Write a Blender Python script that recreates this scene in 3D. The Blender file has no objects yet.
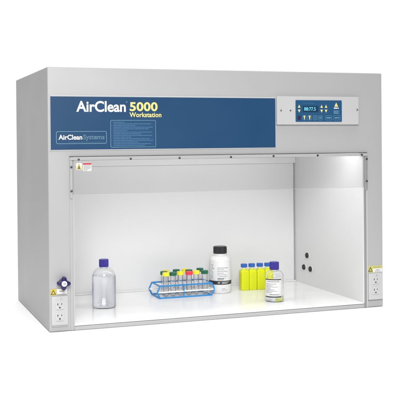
import bpy, bmesh, math, random
from mathutils import Vector, Matrix

random.seed(7)
S = bpy.context.scene
COL = S.collection
PI = math.pi

# ------------------------------------------------------------------ camera
M = [[0.943198, -0.332125, -0.008412], [0.010549, 0.004632, 0.999934], [0.332064, 0.943224, -0.007872]]
right, up, fwd = (Vector(r).normalized() for r in M)
cam = bpy.data.cameras.new('camera')
cam.sensor_width = 36
cam.lens = 900.43 / 400 * 36
cam.shift_x = (200 - 185.874) / 400
cam.shift_y = (149.155 - 200) / 400
cam.clip_start = 0.05
cam.clip_end = 200
co = bpy.data.objects.new('camera', cam)
mw = Matrix((right, up, -fwd)).transposed().to_4x4()
mw.translation = Vector((-1.14617, -2.84446, 0.60189))
co.matrix_world = mw
COL.objects.link(co)
S.camera = co

# ------------------------------------------------------------------ light
S.view_settings.view_transform = 'Standard'
S.view_settings.look = 'None'
S.view_settings.gamma = 1
S.view_settings.exposure = 0
S.render.engine = 'CYCLES'
S.cycles.max_bounces = 16
S.cycles.transmission_bounces = 16
S.cycles.transparent_max_bounces = 24
S.cycles.use_denoising = True
S.cycles.sample_clamp_indirect = 6

# added world gradient shaping the light: white behind the cabinet, dim behind the camera
W = bpy.data.worlds.new('World')
S.world = W
W.use_nodes = True
nt = W.node_tree
nt.nodes.clear()
tc = nt.nodes.new('ShaderNodeTexCoord')
dot = nt.nodes.new('ShaderNodeVectorMath'); dot.operation = 'DOT_PRODUCT'
dot.inputs[1].default_value = (0.30, 0.954, 0.0)
rmp = nt.nodes.new('ShaderNodeMapRange')
rmp.interpolation_type = 'SMOOTHSTEP'
rmp.inputs['From Min'].default_value = 0.35
rmp.inputs['From Max'].default_value = 0.86
rmp.inputs['To Min'].default_value = 0.22
rmp.inputs['To Max'].default_value = 1.06
bg = nt.nodes.new('ShaderNodeBackground')
bg.inputs['Color'].default_value = (1, 1, 1, 1)
wo = nt.nodes.new('ShaderNodeOutputWorld')
nt.links.new(tc.outputs['Generated'], dot.inputs[0])
nt.links.new(dot.outputs['Value'], rmp.inputs['Value'])
nt.links.new(rmp.outputs['Result'], bg.inputs['Strength'])
nt.links.new(bg.outputs[0], wo.inputs[0])


def area(name, loc, target, size, power, color=(1, 1, 1), size_y=None):
    l = bpy.data.lights.new(name, 'AREA')
    l.energy = power
    l.color = color
    l.size = size
    if size_y:
        l.shape = 'RECTANGLE'; l.size_y = size_y
    o = bpy.data.objects.new(name, l)
    o.location = loc
    o.rotation_euler = (Vector(target) - Vector(loc)).to_track_quat('-Z', 'Y').to_euler()
    COL.objects.link(o)
    return o


area('key_softbox', (-1.15, -3.2, 1.9), (0, 0, 0.4), 1.2, 116)
ov = area('overhead_ground_fill', (0.0, 0.2, 3.2), (0.0, 0.2, 0), 5.0, 70)  # unseen panel added to burn the ground out to white
ov.data.spread = math.radians(75)
TUBE_STRENGTH = 16.5


# ------------------------------------------------------------------ materials
def principled(name, col, rough=0.4, metal=0.0, trans=0.0, ior=1.45, spec=0.5, noise=0.0, nscale=40.0, bump=0.0, bscale=600.0):
    m = bpy.data.materials.new(name)
    m.use_nodes = True
    n = m.node_tree
    b = n.nodes['Principled BSDF']
    b.inputs['Base Color'].default_value = (*col, 1)
    b.inputs['Roughness'].default_value = rough
    b.inputs['Metallic'].default_value = metal
    b.inputs['Transmission Weight'].default_value = trans
    b.inputs['IOR'].default_value = ior
    b.inputs['Specular IOR Level'].default_value = spec
    t = n.nodes.new('ShaderNodeTexCoord')
    if noise:
        nz = n.nodes.new('ShaderNodeTexNoise')
        nz.inputs['Scale'].default_value = nscale
        nz.inputs['Detail'].default_value = 5
        n.links.new(t.outputs['Object'], nz.inputs['Vector'])
        mr = n.nodes.new('ShaderNodeMapRange')
        mr.inputs['To Min'].default_value = 1 - noise
        mr.inputs['To Max'].default_value = 1 + noise
        n.links.new(nz.outputs['Fac'], mr.inputs['Value'])
        mx = n.nodes.new('ShaderNodeVectorMath'); mx.operation = 'SCALE'
        mx.inputs[0].default_value = col
        n.links.new(mr.outputs[0], mx.inputs['Scale'])
        n.links.new(mx.outputs[0], b.inputs['Base Color'])
        rr = n.nodes.new('ShaderNodeMapRange')
        rr.inputs['To Min'].default_value = max(0, rough - 0.08)
        rr.inputs['To Max'].default_value = min(1, rough + 0.08)
        n.links.new(nz.outputs['Fac'], rr.inputs['Value'])
        n.links.new(rr.outputs[0], b.inputs['Roughness'])
    if bump:
        nb = n.nodes.new('ShaderNodeTexNoise')
        nb.inputs['Scale'].default_value = bscale
        nb.inputs['Detail'].default_value = 3
        n.links.new(t.outputs['Object'], nb.inputs['Vector'])
        bp = n.nodes.new('ShaderNodeBump')
        bp.inputs['Strength'].default_value = bump
        bp.inputs['Distance'].default_value = 0.0006
        n.links.new(nb.outputs['Fac'], bp.inputs['Height'])
        n.links.new(bp.outputs[0], b.inputs['Normal'])
    return m


def thin_clear(name, tint, edge=0.25, rough=0.03,  edge_tint=None, film=0.0, film_col=(0.5, 0.5, 0.5), ior=1.42):
    """thin-walled clear plastic: tinted see-through, more reflective and denser towards grazing angles"""
    m = bpy.data.materials.new(name)
    m.use_nodes = True
    n = m.node_tree
    n.nodes.clear()
    out = n.nodes.new('ShaderNodeOutputMaterial')
    tr = n.nodes.new('ShaderNodeBsdfTransparent')
    tr2 = n.nodes.new('ShaderNodeBsdfTransparent')
    tr.inputs[0].default_value = (*tint, 1)
    et = edge_tint or tint
    tr2.inputs[0].default_value = (*et, 1)
    lw = n.nodes.new('ShaderNodeLayerWeight'); lw.inputs['Blend'].default_value = edge
    mx0 = n.nodes.new('ShaderNodeMixShader')
    n.links.new(lw.outputs['Facing'], mx0.inputs[0])
    n.links.new(tr.outputs[0], mx0.inputs[1]); n.links.new(tr2.outputs[0], mx0.inputs[2])
    gl = n.nodes.new('ShaderNodeBsdfGlossy'); gl.inputs['Roughness'].default_value = rough
    fr = n.nodes.new('ShaderNodeFresnel'); fr.inputs[0].default_value = ior
    mx = n.nodes.new('ShaderNodeMixShader')
    n.links.new(fr.outputs[0], mx.inputs[0])
    n.links.new(mx0.outputs[0], mx.inputs[1]); n.links.new(gl.outputs[0], mx.inputs[2])
    last = mx
    if film:
        df = n.nodes.new('ShaderNodeBsdfDiffuse'); df.inputs[0].default_value = (*film_col, 1)
        mf = n.nodes.new('ShaderNodeMixShader'); mf.inputs[0].default_value = film
        n.links.new(last.outputs[0], mf.inputs[1]); n.links.new(df.outputs[0], mf.inputs[2])
        last = mf
    n.links.new(last.outputs[0], out.inputs[0])
    return m


PAINT = principled('powder_coat_grey', (0.40, 0.40, 0.405), 0.45, noise=0.02, nscale=6, bump=0.06, bscale=900)
LINER = principled('white_liner', (0.645, 0.645, 0.65), 0.35, noise=0.015, nscale=5, bump=0.04, bscale=700)
DECK = principled('white_work_surface', (0.88, 0.88, 0.88), 0.2, noise=0.02, nscale=8)
PANELPAINT = principled('light_grey_panel_paint', (0.50, 0.50, 0.505), 0.42, noise=0.02, nscale=9, bump=0.05, bscale=900)
TRACKGREY = principled('grey_track_metal', (0.26, 0.26, 0.265), 0.4)
STEEL = principled('brushed_aluminium', (0.46, 0.46, 0.47), 0.38, metal=0.6, noise=0.03, nscale=30)
DARKMETAL = principled('dark_screw_metal', (0.10, 0.10, 0.105), 0.35, metal=0.8)
GAP_SHADE = principled('black_gap_shade', (0.05, 0.05, 0.052), 0.7)  # near-black colour of the painted shade above the sash
GROOVE_SHADE = principled('grey_seam_and_shade', (0.22, 0.22, 0.22), 0.6)  # grey of the lip groove and of the painted shadow under one outlet
BLUE = principled('blue_panel_film', (0.0090, 0.054, 0.135), 0.42, noise=0.05, nscale=7)
WHITEPR = principled('white_print', (0.80, 0.80, 0.80), 0.4)
CREAMPR = principled('cream_yellow_print', (0.72, 0.64, 0.22), 0.4)
PALEBLUE = principled('pale_blue_print', (0.19, 0.37, 0.48), 0.4)
MIDBLUE = principled('mid_blue_print', (0.050, 0.14, 0.26), 0.4)
SCREENBLUE = principled('display_blue', (0.016, 0.080, 0.185), 0.25)
LCD = principled('lcd_glass', (0.012, 0.035, 0.075), 0.12)
YELLOW = principled('yellow_sticker', (0.55, 0.44, 0.06), 0.45)
LIME = principled('olive_yellow_sticker', (0.50, 0.48, 0.10), 0.45)
BLACK = principled('black_print', (0.03, 0.03, 0.03), 0.5)
GREYPR = principled('grey_print', (0.26, 0.26, 0.27), 0.5)
RED = principled('red_print', (0.50, 0.035, 0.05), 0.45)
STICKER = principled('white_sticker', (0.68, 0.67, 0.65), 0.45)
SILVER = principled('silver_label', (0.42, 0.41, 0.38), 0.4, metal=0.2)
OUTLET = principled('outlet_plastic', (0.50, 0.50, 0.505), 0.32)
NAVY = principled('navy_plastic', (0.017, 0.010, 0.085), 0.28)
PURPLECAP = principled('violet_blue_cap', (0.032, 0.022, 0.24), 0.38)
RUBBER = principled('black_rubber', (0.012, 0.012, 0.013), 0.5)
BLACKCAP = principled('black_cap', (0.014, 0.014, 0.016), 0.38)
HDPE = principled('white_hdpe', (0.68, 0.68, 0.675), 0.36, noise=0.015, nscale=30)
LABELW = principled('paper_label', (0.70, 0.70, 0.70), 0.55)
BLUEWIRE = principled('blue_coated_wire', (0.018, 0.235, 0.58), 0.35)
BLUECAP = principled('blue_cap', (0.020, 0.105, 0.42), 0.36)
CAPY = principled('yellow_cap', (0.78, 0.70, 0.03), 0.4)
CAPG = principled('green_cap', (0.008, 0.115, 0.060), 0.4)
CAPR = principled('red_cap', (0.70, 0.035, 0.075), 0.4)
SHELF = principled('white_shelf', (0.84, 0.84, 0.84), 0.4)
FLUO = principled('fluorescent_yellow_liquid', (0.63, 0.67, 0.005), 0.22)
_b = FLUO.node_tree.nodes['Principled BSDF']
_b.inputs['Subsurface Weight'].default_value = 0.6
_b.inputs['Subsurface Radius'].default_value = (1.0, 1.0, 0.3)
_b.inputs['Subsurface Scale'].default_value = 0.012
PUCKERED = principled('frosted_flask_plastic', (0.78, 0.80, 0.45), 0.3)
CLEAR = principled('clear_bottle_plastic', (0.995, 0.995, 1.0), 0.02, trans=1.0, ior=1.40)
WATER = principled('water', (0.94, 0.955, 1.0), 0.0, trans=1.0, ior=1.33)
TUBECLEAR = thin_clear('tube_plastic', (0.99, 0.99, 0.995), 0.25, 0.08, (0.97, 0.97, 0.975), 0.06, (0.85, 0.85, 0.85), 1.15)
FLASKCLEAR = thin_clear('flask_plastic', (0.97, 0.98, 0.93), 0.2, 0.06, (0.9, 0.92, 0.8))
SASH = thin_clear('smoked_acrylic', (0.96, 0.96, 0.962), 0.1, 0.02, (0.86, 0.86, 0.86), 0.02, (0.6, 0.6, 0.6))
LAMPGLOW = bpy.data.materials.new('fluorescent_glow')
LAMPGLOW.use_nodes = True
_b = LAMPGLOW.node_tree.nodes['Principled BSDF']
_b.inputs['Emission Color'].default_value = (1, 0.995, 0.985, 1)
_b.inputs['Emission Strength'].default_value = TUBE_STRENGTH
LCDGLOW = bpy.data.materials.new('lcd_digits')
LCDGLOW.use_nodes = True
_b = LCDGLOW.node_tree.nodes['Principled BSDF']
_b.inputs['Base Color'].default_value = (0.1, 0.4, 0.5, 1)
_b.inputs['Emission Color'].default_value = (0.10, 0.55, 0.75, 1)
_b.inputs['Emission Strength'].default_value = 0.5


# ------------------------------------------------------------------ builders
def obj(name, bm, mat, parent=None, smooth=None, loc=None):
    me = bpy.data.meshes.new(name)
    bm.normal_update()
    bm.to_mesh(me)
    bm.free()
    for mt in (mat if isinstance(mat, (list, tuple)) else [mat]):
        me.materials.append(mt)
    if smooth is not None:
        me.polygons.foreach_set('use_smooth', [True] * len(me.polygons))
        me.set_sharp_from_angle(angle=math.radians(smooth))
    o = bpy.data.objects.new(name, me)
    COL.objects.link(o)
    if parent:
        o.parent = parent
    if loc:
        o.location = loc
    return o


def thing(name, label, cat, loc=(0, 0, 0), rz=0, group=None):
    o = bpy.data.objects.new(name, None)
    o.empty_display_size = 0.05
    o.location = loc
    o.rotation_euler = (0, 0, rz)
    o['label'] = label
    o['category'] = cat
    if group:
        o['group'] = group
    COL.objects.link(o)
    return o


def box(bm, x0, x1, y0, y1, z0, z1, bev=0.0, seg=2):
    r = bmesh.ops.create_cube(bm, size=1)
    vs = r['verts']
    for v in vs:
        v.co = Vector(((x0 + x1) / 2 + v.co.x * (x1 - x0), (y0 + y1) / 2 + v.co.y * (y1 - y0), (z0 + z1) / 2 + v.co.z * (z1 - z0)))
    if bev:
        es = list({e for v in vs for e in v.link_edges})
        bmesh.ops.bevel(bm, geom=es, offset=bev, segments=seg, affect='EDGES', profile=0.5, clamp_overlap=True)
    return bm


def B():
    return bmesh.new()


def bx(*a, **k):
    return box(B(), *a, **k)


def lathe(bm, prof, n=48, c=(0, 0, 0)):
    """revolve (r, z) pairs about z"""
    rings = []
    for r, z in prof:
        if r < 1e-6:
            rings.append([bm.verts.new((c[0], c[1], c[2] + z))])
        else:
            rings.append([bm.verts.new((c[0] + r * math.cos(2 * PI * i / n), c[1] + r * math.sin(2 * PI * i / n), c[2] + z)) for i in range(n)])
    for a, b in zip(rings, rings[1:]):
        for i in range(n):
            j = (i + 1) % n
            if len(a) == 1 and len(b) == 1:
                continue
            if len(a) == 1:
                bm.faces.new((a[0], b[j], b[i]))
            elif len(b) == 1:
                bm.faces.new((a[i], a[j], b[0]))
            else:
                bm.faces.new((a[i], a[j], b[j], b[i]))
    bmesh.ops.recalc_face_normals(bm, faces=bm.faces)
    return bm


def disc_y(bm, x, z, y0, y1, r, n=24, bev=0.0):
    """short cylinder along y"""
    ret = bmesh.ops.create_cone(bm, cap_ends=True, segments=n, radius1=r, radius2=r, depth=abs(y1 - y0))
    mtx = Matrix.Translation((x, (y0 + y1) / 2, z)) @ Matrix.Rotation(PI / 2, 4, 'X')
    bmesh.ops.transform(bm, matrix=mtx, verts=ret['verts'])
    if bev:
        es = [e for e in {e for v in ret['verts'] for e in v.link_edges} if any(len(f.verts) > 4 for f in e.link_faces)]
        bmesh.ops.bevel(bm, geom=es, offset=bev, segments=2, affect='EDGES', profile=0.5)
    return bm


def poly_prism(bm, pts, y0, y1, bev=0.0):
    """outline in (x, z), extruded from y0 (front) to y1"""
    a = [bm.verts.new((x, y0, z)) for x, z in pts]
    b = [bm.verts.new((x, y1, z)) for x, z in pts]
    f0 = bm.faces.new(a)
    bm.faces.new(list(reversed(b)))
    n = len(pts)
    for i in range(n):
        j = (i + 1) % n
        bm.faces.new((a[i], b[i], b[j], a[j]))
    bmesh.ops.recalc_face_normals(bm, faces=bm.faces)
    if bev:
        bmesh.ops.bevel(bm, geom=list(f0.edges), offset=bev, segments=2, affect='EDGES', profile=0.5)
    return bm


def wire(bm, pts, r, cyclic=False, res=3):
    cu = bpy.data.curves.new('w', 'CURVE')
    cu.dimensions = '3D'
    sp = cu.splines.new('POLY')
    sp.points.add(len(pts) - 1)
    for p, q in zip(sp.points, pts):
        p.co = (*q, 1)
    sp.use_cyclic_u = cyclic
    cu.bevel_depth = r
    cu.bevel_resolution = res
    cu.use_fill_caps = True
    o = bpy.data.objects.new('w', cu)
    me = bpy.data.meshes.new_from_object(o)
    bm.from_mesh(me)
    bpy.data.objects.remove(o)
    bpy.data.curves.remove(cu)
    bpy.data.meshes.remove(me)
    return bm


def round_path(pts, rad, cyclic=True, seg=5):
    out = []
    n = len(pts)
    for i in range(n):
        p = Vector(pts[i])
        if not cyclic and i in (0, n - 1):
            out.append(tuple(p)); continue
        a = (Vector(pts[i - 1]) - p); b = (Vector(pts[(i + 1) % n]) - p)
        ra = min(rad, a.length * 0.45, b.length * 0.45)
        a = a.normalized() * ra; b = b.normalized() * ra
        for k in range(seg + 1):
            t = k / seg
            out.append(tuple((p + a) * (1 - t) ** 2 + p * 2 * t * (1 - t) + (p + b) * t * t))
    return out


def rrect(x0, x1, z0, z1, r, seg=5):
    pts = []
    for cx, cz, a0 in ((x1 - r, z1 - r, 0), (x0 + r, z1 - r, 90), (x0 + r, z0 + r, 180), (x1 - r, z0 + r, 270)):
        for k in range(seg + 1):
            a = math.radians(a0 + 90 * k / seg)
            pts.append((cx + r * math.cos(a), cz + r * math.sin(a)))
    return pts


def ring(bm, outer, inner, y):
    """flat printed outline between two equal-length loops"""
    a = [bm.verts.new((x, y, z)) for x, z in outer]
    b = [bm.verts.new((x, y, z)) for x, z in inner]
    n = len(a)
    for i in range(n):
        j = (i + 1) % n
        bm.faces.new((a[i], a[j], b[j], b[i]))
    return bm


def quad(bm, x0, x1, z0, z1, y):
    bm.faces.new([bm.verts.new(p) for p in ((x0, y, z0), (x1, y, z0), (x1, y, z1), (x0, y, z1))])
    return bm


def tri(bm, pts, y):
    bm.faces.new([bm.verts.new((x, y, z)) for x, z in pts])
    return bm


def text(bm, s, x0, x1, z0, z1, y, bold=0.0, outline=0.0, spacing=1.0, shear=0.0):
    """lettering fitted into the rectangle, facing -y"""
    cu = bpy.data.curves.new('t', 'FONT')
    cu.body = s
    cu.size = 1
    cu.space_character = spacing
    cu.offset = bold
    cu.shear = shear
    cu.resolution_u = 4
    if outline:
        cu.fill_mode = 'NONE'
        cu.bevel_depth = outline
        cu.bevel_resolution = 0
    o = bpy.data.objects.new('t', cu)
    me = bpy.data.meshes.new_from_object(o)
    xs = [v.co.x for v in me.vertices]; zs = [v.co.y for v in me.vertices]
    ax, bx_, az, bz = min(xs), max(xs), min(zs), max(zs)
    for v in me.vertices:
        u = (v.co.x - ax) / (bx_ - ax); w = (v.co.y - az) / (bz - az)
        v.co = (x0 + u * (x1 - x0), y - v.co.z * 0.004, z0 + w * (z1 - z0))
    bm.from_mesh(me)
    bpy.data.objects.remove(o); bpy.data.curves.remove(cu); bpy.data.meshes.remove(me)
    return bm


def words(bm, x0, x1, z, h, y, fill=1.0, seed=0):
    """a row of tiny illegible words as short dashes"""
    rnd = random.Random(seed)
    x = x0
    end = x0 + (x1 - x0) * fill
    while x < end:
        w = min(rnd.uniform(3.0, 11) * h, end - x)
        quad(bm, x, x + w, z, z + h, y)
        x += w + h * 0.35
    return bm


def wrap(bm, r, a0):
    """bend flat (x, z) work round a vertical cylinder; x is arc length from angle a0"""
    bmesh.ops.triangulate(bm, faces=bm.faces)
    for _ in range(9):
        es = [e for e in bm.edges if abs(e.verts[0].co.x - e.verts[1].co.x) > r * 0.16]
        if not es:
            break
        bmesh.ops.subdivide_edges(bm, edges=es, cuts=1)
        bmesh.ops.triangulate(bm, faces=bm.faces)
    for v in bm.verts:
        rr = r - v.co.y
        a = a0 + v.co.x / r
        v.co = (rr * math.cos(a), rr * math.sin(a), v.co.z)
    return bm


def band(r, z0, z1, a0, a1, n=32):
    bm = B()
    lo = [bm.verts.new((r * math.cos(a0 + (a1 - a0) * i / n), r * math.sin(a0 + (a1 - a0) * i / n), z0)) for i in range(n + 1)]
    hi = [bm.verts.new((v.co.x, v.co.y, z1)) for v in lo]
    for i in range(n):
        bm.faces.new((lo[i], lo[i + 1], hi[i + 1], hi[i]))
    return bm


def cut(bm_a, cutters):
    """subtract closed shapes from a closed shape"""
    me = bpy.data.meshes.new('a'); bm_a.to_mesh(me); bm_a.free()
    oa = bpy.data.objects.new('a', me); COL.objects.link(oa)
    tmp = []
    for c in cutters:
        mc = bpy.data.meshes.new('c'); c.to_mesh(mc); c.free()
        oc = bpy.data.objects.new('c', mc); COL.objects.link(oc)
        md = oa.modifiers.new('b', 'BOOLEAN'); md.operation = 'DIFFERENCE'; md.solver = 'EXACT'; md.object = oc
        tmp.append(oc)
    dg = bpy.context.evaluated_depsgraph_get(); dg.update()
    res = bpy.data.meshes.new_from_object(oa.evaluated_get(dg))
    bm = B(); bm.from_mesh(res)
    for o in tmp + [oa]:
        m_ = o.data
        bpy.data.objects.remove(o); bpy.data.meshes.remove(m_)
    return bm


def dup(root, loc, rz=0.0, label=None):
    r = root.copy(); COL.objects.link(r)
    r.location = loc; r.rotation_euler = (0, 0, rz)
    if label:
        r['label'] = label
    for ch in list(root.children):
        c = ch.copy(); COL.objects.link(c); c.parent = r
        for g in list(ch.children):
            d = g.copy(); COL.objects.link(d); d.parent = c
    return r


# ------------------------------------------------------------------ ground
bm = B()
bmesh.ops.create_circle(bm, cap_ends=True, segments=96, radius=1.7)
GROUND = principled('white_floor', (0.90, 0.90, 0.90), 0.6)
g = obj('ground', bm, GROUND, loc=(0.05, 0.2, -0.001))
g['kind'] = 'structure'

# ------------------------------------------------------------------ the cabinet
HW, H, D = 0.61, 0.845, 0.640
OX, OZ = 0.533, 0.558          # opening half width and top
ZF = 0.018                     # work surface height
hood = thing('fume_hood_workstation', 'large pale grey laboratory cabinet with blue sign and open lit front', 'fume hood')

shell = bx(-HW, HW, 0, D, 0, H, bev=0.0035, seg=3)
body = obj('cabinet_body', cut(shell, [bx(-0.5285, OX, -0.1, 0.5560, -0.1, OZ), bx(-0.5285, 0.5285, 0.025, 0.5560, 0.1, 0.64)]), PAINT, hood, smooth=35)

obj('side_wall', bx(0.5285, OX - 0.0002, 0.0006, 0.5557, ZF, OZ - 0.0006), LINER, hood)
obj('side_wall', bx(-0.5283, -0.5265, 0.0040, 0.5557, ZF, OZ - 0.0006), LINER, hood)
bp_ = obj('back_panel', bx(-0.516, 0.5225, 0.548, 0.5556, ZF, 0.639, bev=0.001), LINER, hood)
obj('rear_rail', bx(-0.528, 0.528, 0.536, 0.5475, 0.511, 0.536, bev=0.002), LINER, hood)
bm = B()
box(bm, -0.5283, OX - 0.0003, 0.0012, 0.5556, 0.0138, ZF, bev=0.001)
deck = obj('work_surface', bm, DECK, hood)
obj('front_lip', bx(-0.5283, OX - 0.0003, -0.0006, 0.03, 0.0, 0.0122, bev=0.0012), PAINT, hood)
obj('lip_groove', bx(-0.5282, OX - 0.0004, 0.004, 0.03, 0.0123, 0.0137), GROOVE_SHADE, hood)
obj('cove_strip', bx(-0.528, 0.528, 0.5375, 0.5478, ZF + 0.0001, ZF + 0.006, bev=0.002), LINER, hood)
# raised seam low on the side wall of the cabinet
obj('base_seam', bx(-HW - 0.0012, -HW + 0.001, 0.07, 0.56, 0.0085, 0.0125, bev=0.0005), PAINT, hood)

# ceiling lamp behind the header
lamp = obj('ceiling_lamp', bx(-0.522, 0.522, 0.040, 0.110, 0.608, 0.6395, bev=0.002), LINER, hood)
bm = B()
ret = bmesh.ops.create_cone(bm, cap_ends=True, segments=20, radius1=0.013, radius2=0.013, depth=1.03)
bmesh.ops.transform(bm, matrix=Matrix.Translation((0, 0.075, 0.592)) @ Matrix.Rotation(PI / 2, 4, 'Y'), verts=ret['verts'])
obj('light_tube', bm, LAMPGLOW, lamp, smooth=40)

# vertical tracks on the posts
obj('sash_track', bx(0.5338, 0.5415, -0.0012, 0.001, 0.0006, 0.5568, bev=0.0004), TRACKGREY, hood)
obj('track_ridge', bx(0.5418, 0.5462, -0.0026, 0.001, 0.0006, 0.5568, bev=0.0009), PANELPAINT, hood)
obj('sash_track', bx(-0.5412, -0.5332, -0.0016, 0.001, 0.0006, 0.5568, bev=0.0007), PAINT, hood)
obj('gap_shade', bx(-0.5412, 0.5462, -0.0026, 0.0012, 0.5572, 0.5592), GAP_SHADE, hood)  # dark strip painting in the shadow gap between header and sash

# ---- clear sash with its brackets, screws and stickers
sash = obj('sash', bx(-0.530, 0.530, -0.0055, -0.0022, 0.4353, 0.5562, bev=0.0006), SASH, hood)
obj('top_bracket', bx(-0.5405, 0.5455, -0.0078, -0.0058, 0.5468, 0.5568, bev=0.0004), PAINT, sash)
for x0, x1 in ((-0.5405, -0.5325), (0.5352, 0.5455)):
    obj('side_bracket', bx(x0, x1, -0.0066, -0.0018, 0.4245, 0.5462, bev=0.0006), STEEL if x0 > 0 else PAINT, sash)
for x, z in ((-0.5126, 0.5485), (-0.3392, 0.5485), (-0.1705, 0.549), (0.0144, 0.5495), (0.1734, 0.5508), (0.3438, 0.5508), (0.5206, 0.5508),
             (0.5408, 0.5354), (0.5408, 0.4561), (-0.5365, 0.525), (-0.5365, 0.4481)):
    bm = disc_y(B(), x, z, -0.0062, -0.0108, 0.0036, 16, 0.0009)
    box(bm, x - 0.0026, x + 0.0026, -0.0112, -0.0106, z - 0.0005, z + 0.0005)
    obj('screw', bm, DARKMETAL, sash, smooth=35)
obj('sash_edge_strip', bx(-0.530, 0.530, -0.0057, -0.0020, 0.4347, 0.4353), LINER, sash)

Y = -0.0060
bm = B()
poly_prism(bm, rrect(-0.5205, -0.5015, 0.5155, 0.5375, 0.003), Y - 0.0003, Y, 0)
warn = obj('warning_sticker', bm, STICKER, sash)
tri_pts = [(-0.5195, 0.5172), (-0.5025, 0.5172), (-0.511, 0.5358)]
obj('triangle', tri(B(), tri_pts, Y - 0.0006), YELLOW, warn)
bm = B()
tri(bm, [(-0.5135, 0.5195), (-0.5085, 0.5195), (-0.511, 0.5310)], Y - 0.0009)
quad(bm, -0.5165, -0.5055, 0.5182, 0.5190, Y - 0.0009)
obj('symbol', bm, BLACK, warn)
bm = B()
poly_prism(bm, rrect(-0.4985, -0.4700, 0.5115, 0.5385, 0.002), Y - 0.0003, Y, 0)
warn = obj('warning_sticker', bm, STICKER, sash)
obj('red_header', quad(B(), -0.4980, -0.4705, 0.5318, 0.5372, Y - 0.0006), RED, warn)
bm = B()
for k in range(5):
    words(bm, -0.4965, -0.4720, 0.5282 - k * 0.0036, 0.0015, Y - 0.0006, (1, .95, 1, .9, .55)[k], k)
obj('lettering', bm, GREYPR, warn)

# ---- blue sign
YP = -0.0030
sign = obj('sign_panel', bx(-0.6035, 0.1862, YP, 0.001, 0.5775, 0.7555, bev=0.0008), PANELPAINT, hood)
obj('blue_field', bx(-0.6010, 0.1838, YP - 0.0005, YP + 0.0002, 0.5805, 0.7508), BLUE, sign)
YT = YP - 0.0009
obj('lettering', text(B(), 'AirClean', -0.5177, -0.3530, 0.7016, 0.7372, YT, bold=0.024, spacing=1.0), WHITEPR, sign)
bm = B()
n = 16
ring(bm, [(-0.3495 + 0.0022 * math.cos(2 * PI * i / n), 0.7345 + 0.0022 * math.sin(2 * PI * i / n)) for i in range(n)],
     [(-0.3495 + 0.0015 * math.cos(2 * PI * i / n), 0.7345 + 0.0015 * math.sin(2 * PI * i / n)) for i in range(n)], YT)
text(bm, 'R', -0.3503, -0.3486, 0.7334, 0.7356, YT)
obj('registered_mark', bm, PALEBLUE, sign)
obj('model_number', text(B(), '5000', -0.3398, -0.2440, 0.7045, 0.7345, YT, bold=0.030, spacing=1.04), CREAMPR, sign)
obj('subtitle', text(B(), 'Workstation', -0.3408, -0.2312, 0.6848, 0.7008, YT, bold=0.026, spacing=1.04), CREAMPR, sign)
# badge
bm = B()
ring(bm, rrect(-0.5835, -0.4180, 0.5992, 0.6395, 0.006), rrect(-0.5822, -0.4193, 0.6005, 0.6382, 0.0048), YT)
obj('badge_outline', bm, PALEBLUE, sign)
obj('badge_lettering', text(B(), 'AirClean', -0.5760, -0.4990, 0.6125, 0.6285, YT, bold=0.024, spacing=1.0), WHITEPR, sign)
obj('badge_lettering', text(B(), 'Systems', -0.4960, -0.4250, 0.6085, 0.6285, YT, outline=0.020), PALEBLUE, sign)
obj('badge_small_print', words(B(), -0.545, -0.425, 0.6035, 0.0013, YT, 1.0, 4), MIDBLUE, sign)
# information box
bm = B()
ring(bm, rrect(-0.4050, -0.2508, 0.5865, 0.6752, 0.004), rrect(-0.4038, -0.2520, 0.5877, 0.6740, 0.003), YT)
obj('info_outline', bm, PALEBLUE, sign)
obj('info_field', quad(B(), -0.4010, -0.2555, 0.5900, 0.6715, YT + 0.0002), principled('info_field_blue', (0.013, 0.066, 0.155), 0.42), sign)
bm = B()
fills = (0.28, 0.95, 0.55, 1.0, 0.9, 0.35, 0.97, 0.7, 0.98, 0.45, 0.92, 1.0, 0.62, 0.95, 0.8)
for k, f in enumerate(fills):
    words(bm, -0.3955, -0.2610, 0.6668 - k * 0.0054, 0.0030, YT, f, 20 + k)
obj('info_text', bm, MIDBLUE, sign)

# ---- control panel
ctl = obj('control_panel', bx(0.1895, 0.5110, -0.0065, 0.006, 0.6595, 0.7575, bev=0.0018, seg=3), PANELPAINT, hood)
ctl.location = (-0.003, -0.0055, 0)
for x, z, r in ((0.2035, 0.7085, 0.0040), (0.2405, 0.7085, 0.0026), (0.5035, 0.7120, 0.0042)):
    bm = disc_y(B(), x, z, -0.0062, -0.0084, r, 20, 0.0007)
    obj('screw', bm, STEEL if r > 0.003 else DARKMETAL, ctl, smooth=35)
    if r > 0.003:
        obj('screw', box(B(), x - 0.0008, x + 0.0022, -0.0090, -0.0083, z - 0.0016, z + 0.0012), DARKMETAL, ctl)
dsp = obj('display_panel', poly_prism(B(), rrect(0.2600, 0.4420, 0.6690, 0.7450, 0.003), -0.0076, -0.006, 0.0005), SCREENBLUE, ctl)
YD = -0.0080
bm = B()
ring(bm, rrect(0.2612, 0.4408, 0.6702, 0.7438, 0.003), rrect(0.2619, 0.4401, 0.6709, 0.7431, 0.0025), YD)
obj('panel_outline', bm, MIDBLUE, dsp)
obj('lcd_window', bx(0.2880, 0.3480, YD, -0.0070, 0.7030, 0.7245, bev=0.0002), LCD, dsp)
obj('digits', text(B(), '88:77.5', 0.2925, 0.3380, 0.7080, 0.7205, YD - 0.0005, bold=0.02), LCDGLOW, dsp)
obj('title_print', words(B(), 0.289, 0.332, 0.7340, 0.0016, YD, 1.0, 50), MIDBLUE, dsp)
bm = B()
ring(bm, rrect(0.3515, 0.3880, 0.6985, 0.7315, 0.002), rrect(0.3519, 0.3876, 0.6989, 0.7311, 0.0018), YD)
ring(bm, rrect(0.2665, 0.3855, 0.6980, 0.7318, 0.002), rrect(0.2669, 0.3851, 0.6984, 0.7314, 0.0018), YD - 0.0001)
obj('button_frame', bm, MIDBLUE, dsp)


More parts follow.
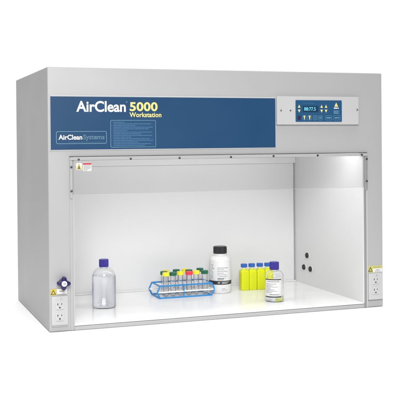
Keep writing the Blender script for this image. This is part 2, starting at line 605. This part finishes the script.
def arrow(x, z, upw):
    s = 1 if upw else -1
    bm = B()
    pts = [(x - 0.0052, z - 0.0052 * s), (x + 0.0052, z - 0.0052 * s), (x, z + 0.0058 * s)]
    if not upw:
        pts.reverse()
    tri(bm, pts, YD - 0.0003)
    obj('arrow_button', bm, CREAMPR, dsp)


for x in (0.2735, 0.3610, 0.3785):
    arrow(x, 0.7235, True)
    arrow(x, 0.7068, False)
bm = poly_prism(B(), rrect(0.2680, 0.2790, 0.6765, 0.6895, 0.002), YD - 0.0004, YD + 0.0006)
obj('power_button', bm, principled('power_button_purple', (0.035, 0.015, 0.05), 0.4), dsp)
bm = B()
for x in (0.2935, 0.3140):
    poly_prism(bm, [(x - 0.0008, 0.6770), (x + 0.0012, 0.6770), (x + 0.0022, 0.6845), (x + 0.0036, 0.6905), (x - 0.0036, 0.6905), (x - 0.0022, 0.6845)], YD - 0.0003, YD + 0.0004)
obj('symbol', bm, CREAMPR, dsp)
bm = B()
for x0, x1 in ((0.2860, 0.3010), (0.3060, 0.3215), (0.3275, 0.3430), (0.3480, 0.3640), (0.3760, 0.4010), (0.4080, 0.4350)):
    ring(bm, rrect(x0, x1, 0.6752, 0.6915, 0.003), rrect(x0 + 0.0007, x1 - 0.0007, 0.6759, 0.6908, 0.0024), YD)
ring(bm, rrect(0.3318, 0.3388, 0.6788, 0.6882, 0.0033), rrect(0.3326, 0.3380, 0.6796, 0.6874, 0.0026), YD - 0.0002)
words(bm, 0.3515, 0.361, 0.6850, 0.0016, YD, 1, 61); words(bm, 0.3515, 0.361, 0.6810, 0.0016, YD, 1, 62)
words(bm, 0.3800, 0.3970, 0.6818, 0.0030, YD - 0.0002, 1, 63); words(bm, 0.4130, 0.4310, 0.6818, 0.0030, YD - 0.0002, 1, 66)
obj('button_outline', bm, PALEBLUE, dsp)
bm = B()
tri(bm, [(0.4110, 0.7225), (0.4270, 0.7225), (0.4190, 0.7375)], YD - 0.0002)
obj('triangle', bm, CREAMPR, dsp)
bm = B()
words(bm, 0.4095, 0.4290, 0.7155, 0.0040, YD - 0.0002, 1, 67)
obj('lettering', bm, WHITEPR, dsp)
bm = B()
for k in range(3):
    words(bm, 0.4085, 0.4315, 0.7065 - k * 0.0042, 0.0018, YD, (1, .8, 1)[k], 70 + k)
obj('small_print', bm, PALEBLUE, dsp)


# ---- outlets
def outlet(x0, x1, z0, z1, centres, gfci):
    cx = (x0 + x1) / 2
    pl = obj('outlet_plate', poly_prism(B(), rrect(x0, x1, z0, z1, 0.002), -0.0042, 0.001, 0.0016), OUTLET, hood, smooth=40)
    w = (x1 - x0)
    for zc in centres:
        so = obj('socket', poly_prism(B(), rrect(cx - w * 0.27, cx + w * 0.29, zc - 0.0150, zc + 0.0150, 0.005), -0.0052, -0.0035, 0.0006), OUTLET, pl, smooth=40)
        bm = B()
        box(bm, cx - 0.0082, cx - 0.0056, -0.0056, -0.0050, zc + 0.0015, zc + 0.0078)
        box(bm, cx + 0.0046, cx + 0.0066, -0.0056, -0.0050, zc + 0.0024, zc + 0.0078)
        disc_y(bm, cx - 0.0004, zc - 0.0060, -0.0050, -0.0056, 0.0027, 14)
        obj('slot', bm, BLACK, so)
        obj('small_print', words(B(), cx - 0.012, cx + 0.012, zc - 0.0132, 0.0011, -0.0054, 1, int(zc * 1000)), GREYPR, so)
    obj('screw', disc_y(B(), cx + 0.0040, z1 - 0.0085, -0.0040, -0.0056, 0.0030, 16, 0.0006), STEEL, pl, smooth=40)
    if gfci:
        obj('plate_lip_and_shade', bx(x0 + 0.0005, x1 - 0.0005, -0.0062, 0.0008, z0 - 0.0030, z0 - 0.0002, bev=0.0008), STEEL, pl)
    else:
        obj('plate_lip_and_shade', bx(x0 - 0.0003, x1 + 0.0003, -0.0030, 0.0008, z0 - 0.0032, z0 - 0.0003, bev=0.0005), GROOVE_SHADE, pl)  # dark strip painting in the shadow line below the plate


outlet(-0.6030, -0.5505, 0.0200, 0.1135, (0.0835, 0.0475), True)
outlet(0.5485, 0.6060, 0.0265, 0.1225, (0.0955, 0.0585), False)


def post_sticker(x0, x1, z0, z1, yellow_w, metal, lime_top):
    st = obj('warning_sticker', poly_prism(B(), rrect(x0, x1, z0, z1, 0.001), -0.0008, 0.0006), STICKER if not metal else SILVER, hood)
    yy = -0.0011
    xm = x0 + yellow_w
    obj('symbol_field', quad(B(), x0 + 0.0004, xm, z0 + 0.0004, z1 - 0.0004, yy), YELLOW if metal else LIME, st)
    c = (x0 + xm) / 2
    h = z1 - z0
    bm = tri(B(), [(c - h * 0.40, z0 + h * 0.16), (c + h * 0.40, z0 + h * 0.16), (c, z0 + h * 0.86)], yy - 0.0003)
    obj('triangle', bm, BLACK, st)
    bm = tri(B(), [(c - h * 0.24, z0 + h * 0.25), (c + h * 0.24, z0 + h * 0.25), (c, z0 + h * 0.68)], yy - 0.0006)
    obj('triangle', bm, YELLOW, st)
    if lime_top:
        obj('header_strip', quad(B(), xm + 0.0006, x1 - 0.0004, z1 - h * 0.40, z1 - 0.0004, yy), LIME, st)
        bm = B(); words(bm, xm + 0.012, x1 - 0.010, z0 + h * 0.32, 0.0022, yy, 1, 81); words(bm, xm + 0.008, x1 - 0.006, z0 + h * 0.12, 0.0016, yy, 1, 82)
        words(bm, xm + 0.004, x1 - 0.004, z1 - h * 0.28, 0.0018, yy - 0.0003, 1, 83)
    else:
        obj('label_field', quad(B(), xm + 0.0020, x1 - 0.0010, z0 + h * 0.22, z1 - 0.0010, yy), STICKER, st)
        bm = B(); words(bm, xm + 0.010, x1 - 0.010, z0 + h * 0.52, 0.0026, yy - 0.0003, 1, 91)
        words(bm, xm + 0.005, x1 - 0.005, z0 + h * 0.06, 0.0014, yy, 1, 92)
    obj('lettering', bm, GREYPR, st)


post_sticker(-0.6060, -0.5515, 0.1160, 0.1375, 0.0185, True, False)
post_sticker(0.5482, 0.6062, 0.1245, 0.1490, 0.0185, False, True)

# ---- valve knob
KX, KZ = -0.5672, 0.1565
bm = disc_y(B(), KX, KZ, 0.001, -0.006, 0.0125, 32, 0.001)
disc_y(bm, KX, KZ, -0.005, -0.019, 0.0075, 24)
kn = obj('valve_knob', bm, NAVY, hood, smooth=40)
pts = []
for i in range(96):
    a = 2 * PI * i / 96
    lobe = 0.5 + 0.5 * math.cos(4 * (a - math.radians(86)))
    rr = 0.0132 + 0.0086 * lobe ** 0.9
    pts.append((KX + rr * math.cos(a), KZ + rr * math.sin(a)))
obj('handle', poly_prism(B(), pts, -0.031, -0.0165, 0.0032), NAVY, kn, smooth=50)
obj('cap', disc_y(B(), KX, KZ, -0.0305, -0.0335, 0.0090, 32, 0.0008), principled('white_knob_cap', (0.60, 0.60, 0.63), 0.35), kn, smooth=40)
bm = B()
words(bm, KX - 0.0035, KX + 0.0045, KZ + 0.0004, 0.0018, -0.0337, 1, 95)
words(bm, KX - 0.0025, KX + 0.0035, KZ - 0.0028, 0.0014, -0.0337, 1, 96)
obj('lettering', bm, GREYPR, kn)

# ---- rubber grommets on the right-hand liner
for y, z in ((0.432, 0.1387), (0.4614, 0.0875), (0.4039, 0.0867)):
    bm = lathe(B(), [(0, 0), (0.0150, 0), (0.0150, 0.0015), (0.0105, 0.0028), (0, 0.0028)], 28)
    fl = obj('grommet', bm, LINER, hood, smooth=40)
    bm = lathe(B(), [(0, 0.0029), (0.0108, 0.0029), (0.0108, 0.006), (0.0095, 0.0085), (0.004, 0.0092), (0, 0.0092)], 28)
    plug = obj('rubber_plug', bm, RUBBER, fl, smooth=45)
    fl.rotation_euler = (0, -PI / 2, 0)
    fl.location = (0.5283, y, z)


# ------------------------------------------------------------------ bottles
CAMXY = Vector((-1.14617, -2.84446))


def face_angle(x, y):
    d = CAMXY - Vector((x, y))
    return math.atan2(d.y, d.x)


def ribbed_cap(r, h, ribs=36, top=0.0012):
    """screw cap with fine vertical ribs, base at z = 0"""
    bm = B()
    n = ribs * 2
    prof = [(1.0, 0.0, 0), (1.0, 0.0012, 0), (1.0, 0.0014, 1), (1.0, h - top * 1.4, 1), (0.985, h - top * 0.5, 0), (0.93, h, 0)]
    rings = []
    for f, z, rb in prof:
        rings.append([bm.verts.new(((r * f - (0.0007 if rb and i % 2 else 0)) * math.cos(2 * PI * i / n), (r * f - (0.0007 if rb and i % 2 else 0)) * math.sin(2 * PI * i / n), z)) for i in range(n)])
    for a, b in zip(rings, rings[1:]):
        for i in range(n):
            j = (i + 1) % n
            bm.faces.new((a[i], a[j], b[j], b[i]))
    bm.faces.new(rings[-1]); bm.faces.new(list(reversed(rings[0])))
    return bm


def clear_bottle(name, label, loc, R, hb, hs, rn, hn, level, cap_r, cap_h, cap_mat):
    """R body radius, hb height of the straight body, hs shoulder top, rn neck radius, hn neck top"""
    t = thing(name, label, 'bottle', loc)
    w = 0.0013
    ns = 8
    outer = [(0, 0.0006), (R * 0.80, 0.0006), (R * 0.86, 0.0), (R * 0.95, 0.0012), (R, 0.006)]
    outer.append((R, hb))
    for k in range(1, ns + 1):
        a = k / ns * PI / 2
        outer.append((rn + (R - rn) * math.cos(a), hb + (hs - hb) * math.sin(a)))
    outer.append((rn, hn))
    inner = [(rn - w, hn)]
    for k in range(ns, 0, -1):
        a = k / ns * PI / 2
        inner.append((rn - w + (R - rn) * math.cos(a), hb - w * 0.5 + (hs - hb) * math.sin(a)))
    inner += [(R - w, hb - w * 0.5), (R - w, 0.008), (R * 0.93, 0.0036), (0, 0.0030)]
    obj('bottle_body', lathe(B(), outer + inner, 64), CLEAR, t, smooth=50)
    e = 0.0002
    liq = [(0, 0.0030 - e), (R * 0.93, 0.0036 - e), (R - w + e, 0.008), (R - w + e, min(level, hb))]
    if level > hb:
        for k in range(1, 4):
            z = hb + (level - hb) * k / 3
            a = math.asin(min(1, (z - hb) / (hs - hb)))
            liq.append((rn - w + e + (R - rn) * math.cos(a), z))
    liq.append((0, liq[-1][1]))
    obj('liquid', lathe(B(), liq, 64), WATER, t, smooth=50)
    c = obj('cap', ribbed_cap(cap_r, cap_h), cap_mat, t, loc=(0, 0, hn - cap_h + 0.003))
    return t


bl = clear_bottle('reagent_bottle', 'tall clear bottle of colourless liquid with violet cap and no label, alone at the left', (-0.3635, 0.2670, ZF + 0.0001), 0.0422, 0.108, 0.141, 0.0140, 0.1675, 0.1125, 0.0168, 0.0265, PURPLECAP)

bs = clear_bottle('reagent_bottle', 'small clear bottle with white printed label and violet cap, in front of the yellow bottles', (0.2488, 0.1549, ZF + 0.0001), 0.0345, 0.088, 0.112, 0.0140, 0.140, 0.017, 0.0172, 0.0275, PURPLECAP)
R_ = 0.0350
a_c = face_angle(0.2488, 0.1549) + math.radians(0)
lab = obj('label', band(R_, 0.017, 0.084, a_c - 1.12, a_c + 0.75), LABELW, bs)
bm = B()
L0, L1 = -1.12 * R_, 0.75 * R_
words(bm, L0 + 0.012, L1 - 0.008, 0.0735, 0.0028, -0.0006, 1, 109)
for k, (f, h) in enumerate(((.75, .0018), (.5, .0016), (.86, .0016), (.35, .0016), (.62, .0016), (.8, .0016), (.45, .0016))):
    words(bm, L0 + 0.006, L1 - 0.006, 0.0655 - k * 0.0052, h, -0.0005, f, 110 + k)
words(bm, L0 + 0.020, L1 - 0.008, 0.0262, 0.0030, -0.0006, 1, 119)
obj('lettering', wrap(bm, R_, a_c), GREYPR, lab)
obj('label_band', wrap(quad(B(), L0, L1, 0.0805, 0.0840, -0.0005), R_, a_c), BLACK, lab)
obj('label_band', wrap(quad(B(), L0, L1, 0.0175, 0.0215, -0.0005), R_, a_c), BLACK, lab)

# ---- white bottle with black cap
WX, WY = 0.1373, 0.4113
wb = thing('chemical_bottle', 'opaque white plastic bottle with black screw cap and printed label, right of the blue rack', 'bottle', (WX, WY, ZF + 0.0001))
R_ = 0.0420
prof = [(0, 0.001), (R_ * 0.84, 0.001), (R_ * 0.9, 0), (R_ * 0.98, 0.002), (R_, 0.006), (R_, 0.122)]
for k in range(1, 9):
    a = k / 8 * PI / 2
    prof.append((0.0235 + (R_ - 0.0235) * math.cos(a), 0.122 + 0.022 * math.sin(a)))
prof += [(0.0235, 0.150), (0.0220, 0.152), (0.0220, 0.168), (0, 0.168)]
obj('bottle_body', lathe(B(), prof, 64), HDPE, wb, smooth=45)
obj('cap', ribbed_cap(0.0262, 0.0265, 44, 0.003), BLACKCAP, wb, loc=(0, 0, 0.1515))
a_c = face_angle(WX, WY)
r_l = R_ + 0.0003
lab = obj('label', band(r_l, 0.012, 0.118, a_c - 1.75, a_c + 1.45, 48), LABELW, wb)
bm = B()
for k, (f, h, x0) in enumerate(((.95, .0020, -.012), (.6, .0018, -.012), (.9, .0018, -.012), (.55, .0018, -.012), (.8, .0018, -.012), (.88, .0018, -.006), (.7, .0018, -.012))):
    words(bm, x0, 0.034, 0.098 - k * 0.0066, h, -0.0005, f, 130 + k)
words(bm, -0.010, 0.012, 0.0505, 0.0016, -0.0005, 1, 141)
for k, f in enumerate((.6, .4)):
    words(bm, 0.006, 0.040, 0.0135 + k * 0.005, 0.0014, -0.0005, f, 142 + k)
obj('lettering', wrap(bm, r_l, a_c), GREYPR, lab)
bm = B()
words(bm, -0.010, 0.014, 0.0545, 0.0042, -0.0006, 1, 140)
x = -0.040
for k, (z, w_) in enumerate(((0.108, .011), (0.101, .007), (0.095, .010), (0.0885, .004), (0.081, .008), (0.0735, .005), (0.065, .009), (0.057, .006))):
    quad(bm, x + (k % 3) * 0.003, x + (k % 3) * 0.003 + w_, z, z + 0.0024, -0.0005)
obj('hazard_marks', wrap(bm, r_l, a_c), GREYPR, lab)
obj('label_band', wrap(quad(B(), -1.75 * r_l, 1.45 * r_l, 0.0345, 0.0490, -0.0005), r_l, a_c), BLACK, lab)
bm = B()
text(bm, '47', -0.010, 0.000, 0.0385, 0.0450, -0.0008, bold=0.02)
words(bm, 0.006, 0.036, 0.0430, 0.0020, -0.0008, 1, 150)
words(bm, 0.006, 0.036, 0.0385, 0.0020, -0.0008, .8, 151)
words(bm, -0.048, -0.036, 0.0400, 0.0030, -0.0008, 1, 152)
obj('band_lettering', wrap(bm, r_l, a_c), STICKER, lab)

# ------------------------------------------------------------------ yellow square bottles
GRP = 'yellow filled square bottles with blue caps'


def square_profile(bm, hw, r, zs, n=5):
    rings = []
    for z, s in zs:
        rings.append([bm.verts.new((x * s, y * s, z)) for x, y in rrect(-hw, hw, -hw, hw, r, n)])
    k = len(rings[0])
    for a, b in zip(rings, rings[1:]):
        for i in range(k):
            j = (i + 1) % k
            bm.faces.new((a[i], a[j], b[j], b[i]))
    bm.faces.new(list(reversed(rings[0]))); bm.faces.new(rings[-1])
    return bm


fpos = [(0.2410, 0.4190), (0.2732, 0.4172), (0.3070, 0.4150), (0.3392, 0.4125)]
fl0 = thing('square_bottle', 'yellow filled square bottle with blue cap, nearest the white bottle', 'bottle', (*fpos[0], ZF + 0.0001), 0, GRP)
bd = obj('bottle_body', square_profile(B(), 0.0162, 0.0040, [(0, .90), (0.0015, .97), (0.004, 1), (0.069, 1), (0.074, .97), (0.0785, .80), (0.0815, .56), (0.083, .5)]), FLUO, fl0, smooth=50)
obj('neck', lathe(B(), [(0, 0.081), (0.0080, 0.081), (0.0080, 0.0955), (0, 0.0955)], 28), PUCKERED, fl0, smooth=40)
obj('cap', ribbed_cap(0.0126, 0.0130, 26), BLUECAP, fl0, loc=(0, 0, 0.0900))
for (x, y), rz, lb in zip(fpos[1:], (0.03, -0.02, 0.02), (
        'yellow filled square bottle with blue cap, second from the white bottle',
        'yellow filled square bottle with blue cap, third from the white bottle',
        'yellow filled square bottle with blue cap, partly behind the small labelled clear bottle')):
    dup(fl0, (x, y, ZF + 0.0001), rz, lb)

# ------------------------------------------------------------------ test tube rack
rk = thing('test_tube_rack', 'blue wire test tube rack with white middle shelf holding capped tubes', 'rack', (-0.0245, 0.401, ZF))
HX, HY = 0.1040, 0.0520
zt, zm, zb = 0.0470, 0.0235, 0.0022
rr = 0.0030
bm = B()
wire(bm, round_path([(-HX, -HY, zt), (HX, -HY, zt), (HX, HY, zt), (-HX, HY, zt)], 0.006), rr, True)
wire(bm, round_path([(-HX, -HY, zb), (HX - 0.004, -HY, zb), (HX - 0.004, HY, zb), (-HX, HY, zb)], 0.006), rr, True)
for y in (-HY, HY):
    wire(bm, round_path([(-HX, y, zt), (-HX - 0.011, y, zm), (-HX, y, zb)], 0.004, False), rr)
    wire(bm, round_path([(HX, y, zt), (HX + 0.010, y, zm), (HX - 0.004, y, zb)], 0.010, False), rr)
    wire(bm, [(-0.010, y, zt), (-0.010, y, zb)], rr * 0.85)
for s in (-1, 1):   # end cross wires
    wire(bm, [(s * HX, -HY, zt), (s * HX, HY, zt)], rr)
obj('frame', bm, BLUEWIRE, rk, smooth=60)
bm = B()
cols = (-0.0745, -0.0470, -0.0130, 0.0180, 0.0525, 0.0805)
rows_y = (-0.0290, 0.0010, 0.0310)
for y in (-0.0145, 0.0155):
    wire(bm, [(-HX, y, zt), (HX, y, zt)], rr * 0.5)
    wire(bm, [(-HX, y, zb), (HX - 0.004, y, zb)], rr * 0.5)
for x in (-0.0605, -0.030, 0.0025, 0.035, 0.0665):
    wire(bm, [(x, -HY, zt), (x, HY, zt)], rr * 0.5)
obj('grid', bm, SHELF, rk, smooth=60)
bm = B()
wire(bm, round_path([(-HX - 0.0085, -HY + 0.0005, zm), (HX + 0.0075, -HY + 0.0005, zm), (HX + 0.0075, HY - 0.0005, zm), (-HX - 0.0085, HY - 0.0005, zm)], 0.004), 0.0030, True)
for y in (-0.0145, 0.0155):
    wire(bm, [(-HX - 0.008, y, zm), (HX + 0.007, y, zm)], 0.0020)
for x in (-0.0605, -0.030, 0.0025, 0.035, 0.0665):
    wire(bm, [(x, -HY, zm), (x, HY, zm)], 0.0020)
obj('shelf', bm, SHELF, rk, smooth=60)

# tubes, each its own thing
TG = 'capped tubes in the blue rack'


def make_tube(label, cap_mat, loc):
    t = thing('test_tube', label, 'test tube', loc, 0, TG)
    r = 0.0100
    prof = [(0, 0)] + [(r * math.sin(k / 6 * PI / 2), r * (1 - math.cos(k / 6 * PI / 2))) for k in range(1, 7)] + [(r, 0.085), (r - 0.0008, 0.085), (r - 0.0008, r)] + \
           [((r - 0.0008) * math.cos(k / 6 * PI / 2), r - (r - 0.0008) * math.sin(k / 6 * PI / 2)) for k in range(1, 7)]
    obj('tube_body', lathe(B(), prof, 28), TUBECLEAR, t, smooth=50)
    c = obj('cap', ribbed_cap(0.0134, 0.0125, 24), cap_mat, t, loc=(0, 0, 0.0770))
    return t


rows = [
    (-0.0980, 0.3710, 'Y', 'yellow capped clear tube at the left end of the front row in the rack'),
    (-0.0695, 0.3710, 'G', 'green capped clear tube, second from left in the front row of the rack'),
    (-0.0385, 0.3780, 'Y', 'yellow capped clear tube, third from left in the front row of the rack'),
    (-0.0060, 0.3690, 'R', 'clear tube with the only red cap in the blue rack'),
    (0.0260, 0.3780, 'Y', 'yellow capped clear tube in the front row just right of the red cap'),
    (0.0570, 0.3700, 'G', 'green capped clear tube at the right end of the front row in the rack'),
    (-0.0950, 0.4060, 'G', 'green capped clear tube between two yellow caps at the left end of the rack'),
    (0.0080, 0.4110, 'G', 'green capped clear tube mostly hidden behind the red capped tube'),
    (-0.0790, 0.4350, 'Y', 'yellow capped clear tube at the left end of the back row in the rack'),
    (-0.0350, 0.4350, 'G', 'green capped clear tube in the middle of the back row of the rack'),
    (0.0020, 0.4385, 'Y', 'yellow capped clear tube in the back row, behind the red capped tube'),
    (0.0620, 0.4350, 'G', 'green capped clear tube at the right end of the back row in the rack'),
]
capm = {'Y': CAPY, 'G': CAPG, 'R': CAPR}
t0 = None
for x, y, c, lb in rows:
    zz = ZF + 0.0045
    if t0 is None:
        t0 = make_tube(lb, capm[c], (x, y, zz))
    else:
        d = dup(t0, (x, y, zz), 0, lb)
        for ch in d.children:
            if ch.name.startswith('cap'):
                ch.material_slots[0].link = 'OBJECT'
                ch.material_slots[0].material = capm[c]
